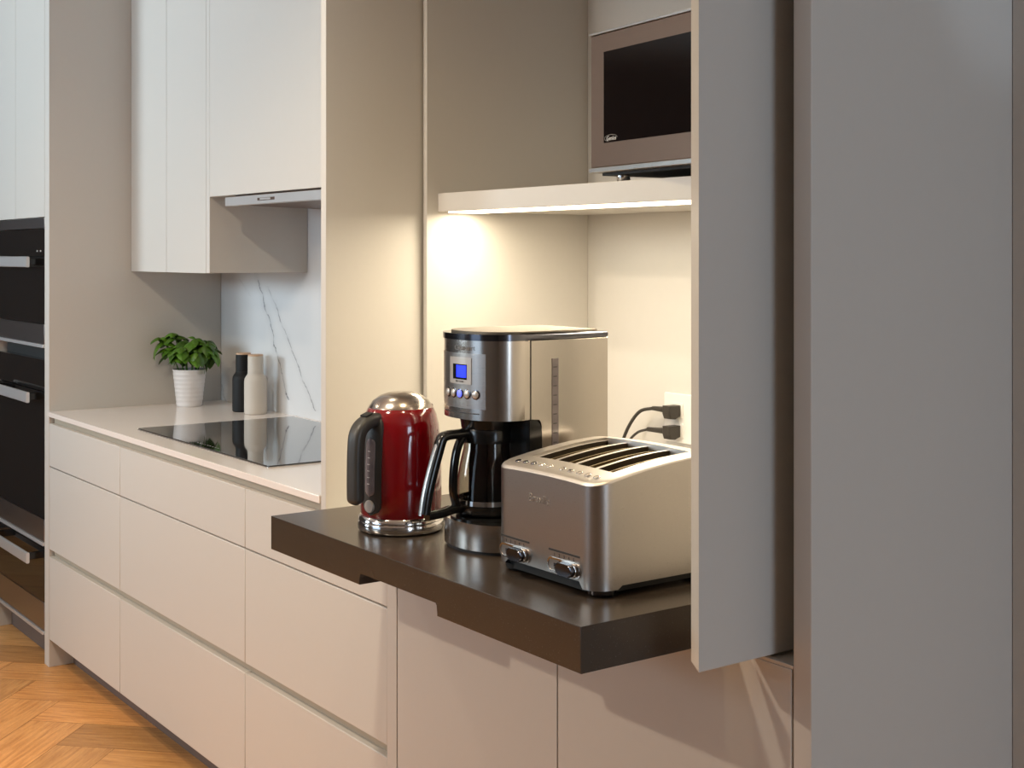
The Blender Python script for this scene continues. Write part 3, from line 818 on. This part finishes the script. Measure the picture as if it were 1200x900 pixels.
o = text('maker_mark', 'Breville', 0.0185, 'mark_print', to, (-1.706, TY0-0.0004, 1.064), ROT_FRONT, shear=0.15, extrude=0.0003)
o.matrix_parent_inverse = Matrix.Translation(-Vector(to.location))
# row of buttons along the front of the top
for i in range(10):
    x = TX0+0.036+i*0.0212+(0.012 if i > 4 else 0); y = TY0+0.026; z = top_z(x, y)
    bm = newbm(); lathe(bm, [(0.0058, -0.002), (0.0058, 0.0012), (0.0046, 0.0022), (0, 0.0024)], 18)
    sl = (top_z(x, y+0.002)-top_z(x, y-0.002))/0.004
    bmesh.ops.transform(bm, matrix=Matrix.Translation((x, y, z-0.0002)) @ Matrix.Rotation(math.atan(sl), 4, 'X'), verts=bm.verts)
    child('function_button', bm, 'chrome' if i > 2 else 'chrome_dark', to)

# ------------------------------------------------------------------ microwave on the shelf
MA = math.radians(-6.0)
mw = thing('microwave_oven', 'bronze-grey steel microwave with dark window on the upper shelf', 'microwave', (-2.150, 0.300, 1.5972), MA)
W_, H_ = 0.52, 0.306
def mk(name, bm, mat, par=None): return obj(name, bm, mat, par or mw)
mk('casing', box(newbm(), 0.004, W_-0.004, 0.03, 0.38, 0.022, H_-0.004, 0.003), 'steel_dark')
d = mk('door', box(newbm(), 0.0, 0.395, 0.0, 0.0295, 0.031, H_-0.006, 0.0012), 'steel_dark')
mk('door_glass', box(newbm(), 0.048, 0.34, -0.0012, 0.004, 0.079, 0.263, 0.0006), 'mwglass', d)
mk('top_trim', box(newbm(), -0.003, W_+0.003, -0.003, 0.034, H_-0.0055, H_, 0.001), 'steel')
mk('bottom_trim', box(newbm(), -0.003, W_+0.003, -0.003, 0.034, 0.0205, 0.0305, 0.001), 'steel')
mk('control_panel', box(newbm(), 0.397, W_, 0.0, 0.0295, 0.031, H_-0.006, 0.0012), 'black')
mk('underside', box(newbm(), 0.012, W_-0.012, 0.02, 0.37, 0.015, 0.0215), 'black_matt')
for x in (0.045, W_-0.05):
    for y in (0.05, 0.32): mk('foot', lathe(newbm(), [(0, 0), (0.012, 0), (0.014, 0.003), (0.014, 0.0155), (0, 0.0155)], 20, (x, y, 0)), 'chrome')
bm = newbm()
k = 40; el = [(0.0745+0.0235*math.cos(2*PI*i/k), 0.0875+0.0072*math.sin(2*PI*i/k)) for i in range(k)]
el2 = [(0.0745+0.0222*math.cos(2*PI*i/k), 0.0875+0.0060*math.sin(2*PI*i/k)) for i in range(k)]
v1 = [bm.verts.new((a, -0.0015, b)) for a, b in el]; v2 = [bm.verts.new((a, -0.0015, b)) for a, b in el2]
for i in range(int(k*0.02), int(k*0.72)): bm.faces.new((v1[i], v1[i+1], v2[i+1], v2[i]))
bdg = mk('badge', bm, 'grey_print', d)
text('badge_lettering', 'Genius', 0.0125, 'light_print', d, (0.0755, -0.0015, 0.0868), ROT_FRONT, shear=0.25, extrude=0.0002)

# ------------------------------------------------------------------ outlet and plugs on the pantry back wall
BW = 0.7445
so = thing('wall_socket', 'cream wall socket plate on pantry back wall behind the toaster', 'socket', (-2.35, BW, 1.063))
bm = newbm(); prism(bm, rounded(-2.412, -2.290, 1.006, 1.122, 0.004, 4), BW-0.007, BW-0.0003, 'y', 0.0015)
pl = child('plate', bm, 'white_plastic', so)
bm = newbm()
for z in (1.083, 1.035): prism(bm, rounded(-2.385, -2.345, z-0.018, z+0.018, 0.004, 3), BW-0.0085, BW-0.0068, 'y')
obj('socket_face', bm, 'white_plastic', pl)
def plug(lab, z, pts, r):
    t = thing('power_plug', lab, 'plug', (-2.365, BW-0.0086, z), 0, 'plugs in the wall socket')
    y0 = BW-0.0088
    bm = newbm()
    prism(bm, [(0.0, 0.0135), (0.0, -0.0135), (-0.016, -0.019), (-0.032, -0.017), (-0.036, -0.006), (-0.036, 0.0135)], -0.013, 0.013, 'x', 0.003)
    bmesh.ops.transform(bm, matrix=Matrix.Translation((0, 0, 0)), verts=bm.verts)
    b = obj('plug_body', bm, 'cord', t)
    bm = newbm(); P = [Vector(p) for p in pts]
    sweep(bm, smoothpath([P[0], P[0]+(P[1]-P[0])*0.35, P[1]], 5), 0.020, 0.018, power=2.6, wf=lambda u: 1-0.42*u)
    obj('strain_relief', bm, 'cord', b)
    bm = newbm(); tube(bm, pts[1:], r, 10)
    obj('cord', bm, 'cord', b)
    return t
plug('upper black plug with thick curved cord in the cream socket', 1.082, [(-0.0, -0.020, 0.002), (-0.058, -0.024, 0.002), (-0.10, -0.03, -0.010), (-0.13, -0.04, -0.05), (-0.145, -0.05, -0.10), (-0.14, -0.06, -0.1455), (-0.10, -0.15, -0.1455), (0.1, -0.30, -0.1455), (0.3, -0.36, -0.1455), (0.5, -0.42, -0.1455)], 0.0042)
plug('lower black plug with thin cord in the cream socket', 1.034, [(-0.0, -0.020, 0.0), (-0.070, -0.030, -0.001), (-0.098, -0.04, -0.012), (-0.12, -0.05, -0.04), (-0.125, -0.07, -0.0985), (-0.06, -0.14, -0.0985), (0.1, -0.25, -0.0985), (0.4, -0.38, -0.0985)], 0.0032)

# ------------------------------------------------------------------ basil pot
bx, by = -4.683, 0.470
bp = thing('potted_basil', 'bushy green basil plant in a white ribbed pot on worktop', 'plant', (bx, by, 0.9002))
prof = [(0, 0.0), (0.043, 0.0), (0.0455, 0.003)]
for i in range(8):
    z = 0.006+i*0.0155; r = 0.0458+0.0145*z/0.134
    prof += [(r, z), (r+0.0004, z+0.006), (r, z+0.0135)]
prof += [(0.0602, 0.130), (0.0608, 0.134), (0.0585, 0.135), (0.057, 0.131), (0.056, 0.118), (0.0, 0.118)]
obj('pot', lathe(newbm(), prof, 48), 'pot', bp, 50)
obj('soil', lathe(newbm(), [(0, 0.1185), (0.056, 0.1185), (0.0555, 0.123), (0.03, 0.126), (0, 0.127)], 32), 'soil', bp)
rnd = random.Random(21)
lb = newbm(); lcol = lb.loops.layers.float_color.new('tone')
sb = newbm()
def leaf(bm, base, dirv, up, L, W, droop, tone):
    f = dirv.normalized(); s = f.cross(up).normalized(); u = s.cross(f).normalized()
    NU, NV = 9, 4
    g = []
    for i in range(NU+1):
        t_ = i/NU
        w = W*math.sin(PI*min(1, t_**0.8))**0.85*(1 if t_ < 0.98 else 0.1)
        ang = droop*t_
        c = base+f*(L*t_*math.cos(ang*0.5))+u*(-L*t_*math.sin(ang*0.6)+0.10*L*math.sin(PI*t_))
        row = []
        for j in range(-NV, NV+1):
            q = j/NV
            curl = -0.55*W*(abs(q)**1.6)+0.20*W*(1-abs(q))*math.sin(6*t_)*0.3
            row.append(bm.verts.new(c+s*(w*q)+u*(curl*(w/W if W else 1))))
        g.append(row)
    for a, b in zip(g, g[1:]):
        for j in range(2*NV):
            fc = bm.faces.new((a[j], a[j+1], b[j+1], b[j]))
            m_ = 0.82 if j in (NV-1, NV) else 1
            for lp in fc.loops: lp[lcol] = (tone*m_, tone*m_, tone*m_, 1)
tips = [(-0.055, -0.085, 0.245), (-0.03, -0.05, 0.262), (0.0, -0.02, 0.235), (0.035, 0.01, 0.245), (0.06, 0.035, 0.225), (0.045, -0.045, 0.215), (0.07, 0.0, 0.20), (-0.02, 0.03, 0.225), (0.02, 0.06, 0.235), (-0.045, -0.01, 0.205), (0.01, -0.06, 0.20), (0.055, 0.06, 0.205)]
for tip in tips:
    tip = Vector(tip)
    st = Vector((0.35*tip.x, 0.35*tip.y, 0.123)); mid = (st+tip)/2+Vector((0, 0, 0.018))
    tube(sb, [st, mid, tip], 0.0022, 6, n=4)
    for lvl, (pt, cnt, sz) in enumerate(((tip, 4, 0.046), (mid*0.35+tip*0.65, 3, 0.062), (mid, 3, 0.060))):
        a0 = rnd.uniform(0, PI)
        for q in range(cnt):
            aa = a0+2*PI*q/cnt+rnd.uniform(-.4, .4)
            outw = Vector((math.cos(aa), math.sin(aa), rnd.uniform(-0.1, 0.55)))+Vector((tip.x, tip.y, 0))*6
            L = sz*rnd.uniform(0.8, 1.2)
            leaf(lb, Vector(pt), outw, Vector((0, 0, 1)), L, L*rnd.uniform(0.32, 0.40), rnd.uniform(0.9, 2.2), rnd.uniform(0.45, 1.35))
obj('stems', sb, 'stemgreen', bp)
for v in lb.verts:      # keep leaves clear of the wall panel and marble behind
    v.co.x = max(v.co.x, -0.105); v.co.y = min(v.co.y, 0.16)
    if v.co.z < 0.14 and math.hypot(v.co.x, v.co.y) < 0.063: v.co.z = 0.14
me = bpy.data.meshes.new('foliage'); lb.to_mesh(me); lb.free(); me.materials.append(M['leaf'])
me.polygons.foreach_set('use_smooth', [True]*len(me.polygons))
fo = bpy.data.objects.new('foliage', me); COL.objects.link(fo); fo.parent = bp

# ------------------------------------------------------------------ pepper mills
def mill(lab, x, y, mat):
    t = thing('pepper_mill', lab, 'mill', (x, y, 0.9002), 0, 'bottle-shaped mills on the worktop')
    obj('mill_body', lathe(newbm(), [(0, 0), (0.036, 0), (0.0385, 0.003), (0.0390, 0.02), (0.0390, 0.112), (0.0375, 0.122), (0.033, 0.130), (0.0285, 0.136), (0.0275, 0.140), (0, 0.140)], 40), mat, t)
    obj('mill_head', lathe(newbm(), [(0, 0.1405), (0.0270, 0.1405), (0.0268, 0.195), (0.0262, 0.200), (0, 0.200)], 40), mat, t)
    obj('mill_cap', lathe(newbm(), [(0, 0.2003), (0.0262, 0.2003), (0.0258, 0.2045), (0.0245, 0.206), (0, 0.206)], 40), 'walnut', t)
mill('matt black bottle-shaped pepper mill beside the basil', -4.413, 0.560, 'mill_black')
mill('beige bottle-shaped pepper mill in front of the black mill', -4.318, 0.562, 'mill_beige')

# ------------------------------------------------------------------ lights
def area(name, loc, tgt, sx, sy, power, col, spread=180):
    l = bpy.data.lights.new(name, 'AREA'); l.shape = 'RECTANGLE'; l.size = sx; l.size_y = sy; l.energy = power; l.color = col; l.spread = math.radians(spread)
    o = bpy.data.objects.new(name, l); COL.objects.link(o); o.location = loc
    o.rotation_euler = (Vector(tgt)-Vector(loc)).to_track_quat('-Z', 'Y').to_euler(); return o
def spot(name, loc, tgt, power, col, angle=90, blend=0.6, r=0.04):
    l = bpy.data.lights.new(name, 'SPOT'); l.energy = power; l.color = col; l.spot_size = math.radians(angle); l.spot_blend = blend; l.shadow_soft_size = r
    o = bpy.data.objects.new(name, l); COL.objects.link(o); o.location = loc
    o.rotation_euler = (Vector(tgt)-Vector(loc)).to_track_quat('-Z', 'Y').to_euler(); return o
WARM = (1.0, 0.72, 0.46); COOL = (0.62, 0.78, 1.0)
area('led_lamp', (-2.07, 0.345, 1.5485), (-2.07, 0.345, 0), 1.22, 0.05, 8.2, (1.0, 0.88, 0.66))
spot('downlight_and_fill', (-4.2, -1.5, 2.68), (-4.2, -1.0, 0), 64, (1.0, 0.82, 0.60), 130, 0.8, 0.08)
spot('downlight_and_fill', (-2.25, -1.2, 2.68), (-2.9, -0.8, 0), 105, (1.0, 0.86, 0.67), 140, 0.8, 0.06)  # fill spot added to brighten the side faces left of it
spot('downlight_and_fill', (-2.9, -3.0, 2.68), (-2.7, -0.2, 0.25), 175, (1.0, 0.83, 0.65), 74, 0.7, 0.05)
for x, p, c in ((-2.78, 14, (1.0, 0.86, 0.60)), (-1.55, 32, (1.0, 0.79, 0.46))):
    spot('downlight_and_fill', (x, -0.31, 2.68), (x, -0.27, 0), p, c, 130, 0.8, 0.03)
for x, p in ((-4.4, 85), (-3.0, 100)):
    spot('downlight_and_fill', (x, -1.25, 2.68), (x, -1.25, 0), p, (1.0, 0.48, 0.17), 62, 0.6, 0.045)  # orange spots added to warm the lower drawers by floor bounce
area('window_and_fill', (-2.9, -4.5, 1.45), (-2.9, 0.2, 1.3), 1.8, 1.6, 14, (0.55, 0.76, 1.0))  # front window light, shifted left and strengthened as added cool fill
area('window_and_fill', (-6.0, -4.5, 1.9), (-4.5, 0.2, 2.1), 1.8, 1.3, 42, (0.74, 0.90, 1.0), 80)  # unseen fill added to brighten the upper left fronts
area('window_and_fill', (-4.4, -4.4, 2.2), (-4.4, 0.2, 2.35), 3.6, 0.8, 17, (0.70, 0.88, 1.0), 60)  # high fill panel added so the upper fronts look cooler than the drawers
area('window_and_fill', (3.0, -0.45, 1.6), (-1.3, 0.0, 1.3), 1.2, 1.6, 46, (0.66, 0.82, 1.0))
spot('window_ray', (0.5, 0.34, 2.62), (-1.29, 0.45, 1.92), 18, (0.62, 0.80, 1.0), 13, 0.8, 0.02)
w = bpy.data.worlds.new('room_world'); S.world = w; w.use_nodes = True
w.node_tree.nodes['Background'].inputs[0].default_value = (0.9, 0.95, 1, 1); w.node_tree.nodes['Background'].inputs[1].default_value = 0.15

# ------------------------------------------------------------------ camera
cam = bpy.data.cameras.new('camera'); co = bpy.data.objects.new('camera', cam); COL.objects.link(co)
F = 1580.0
cam.sensor_fit = 'HORIZONTAL'; cam.sensor_width = 36; cam.lens = 36*F/1200
cam.shift_y = -151.0/1200; cam.clip_start = 0.02
n_ = math.hypot(.583, .812); fx, fy = -.812/n_, .583/n_
co.location = (0, -1.4431, 1.45)
co.rotation_euler = (PI/2, 0, math.atan2(-fx, fy))
S.camera = co
S.view_settings.view_transform = 'Standard'
S.view_settings.look = 'None'
S.view_settings.exposure = -0.1
S.cycles.max_bounces = 8
S.cycles.use_denoising = True
S.cycles.sample_clamp_indirect = 6
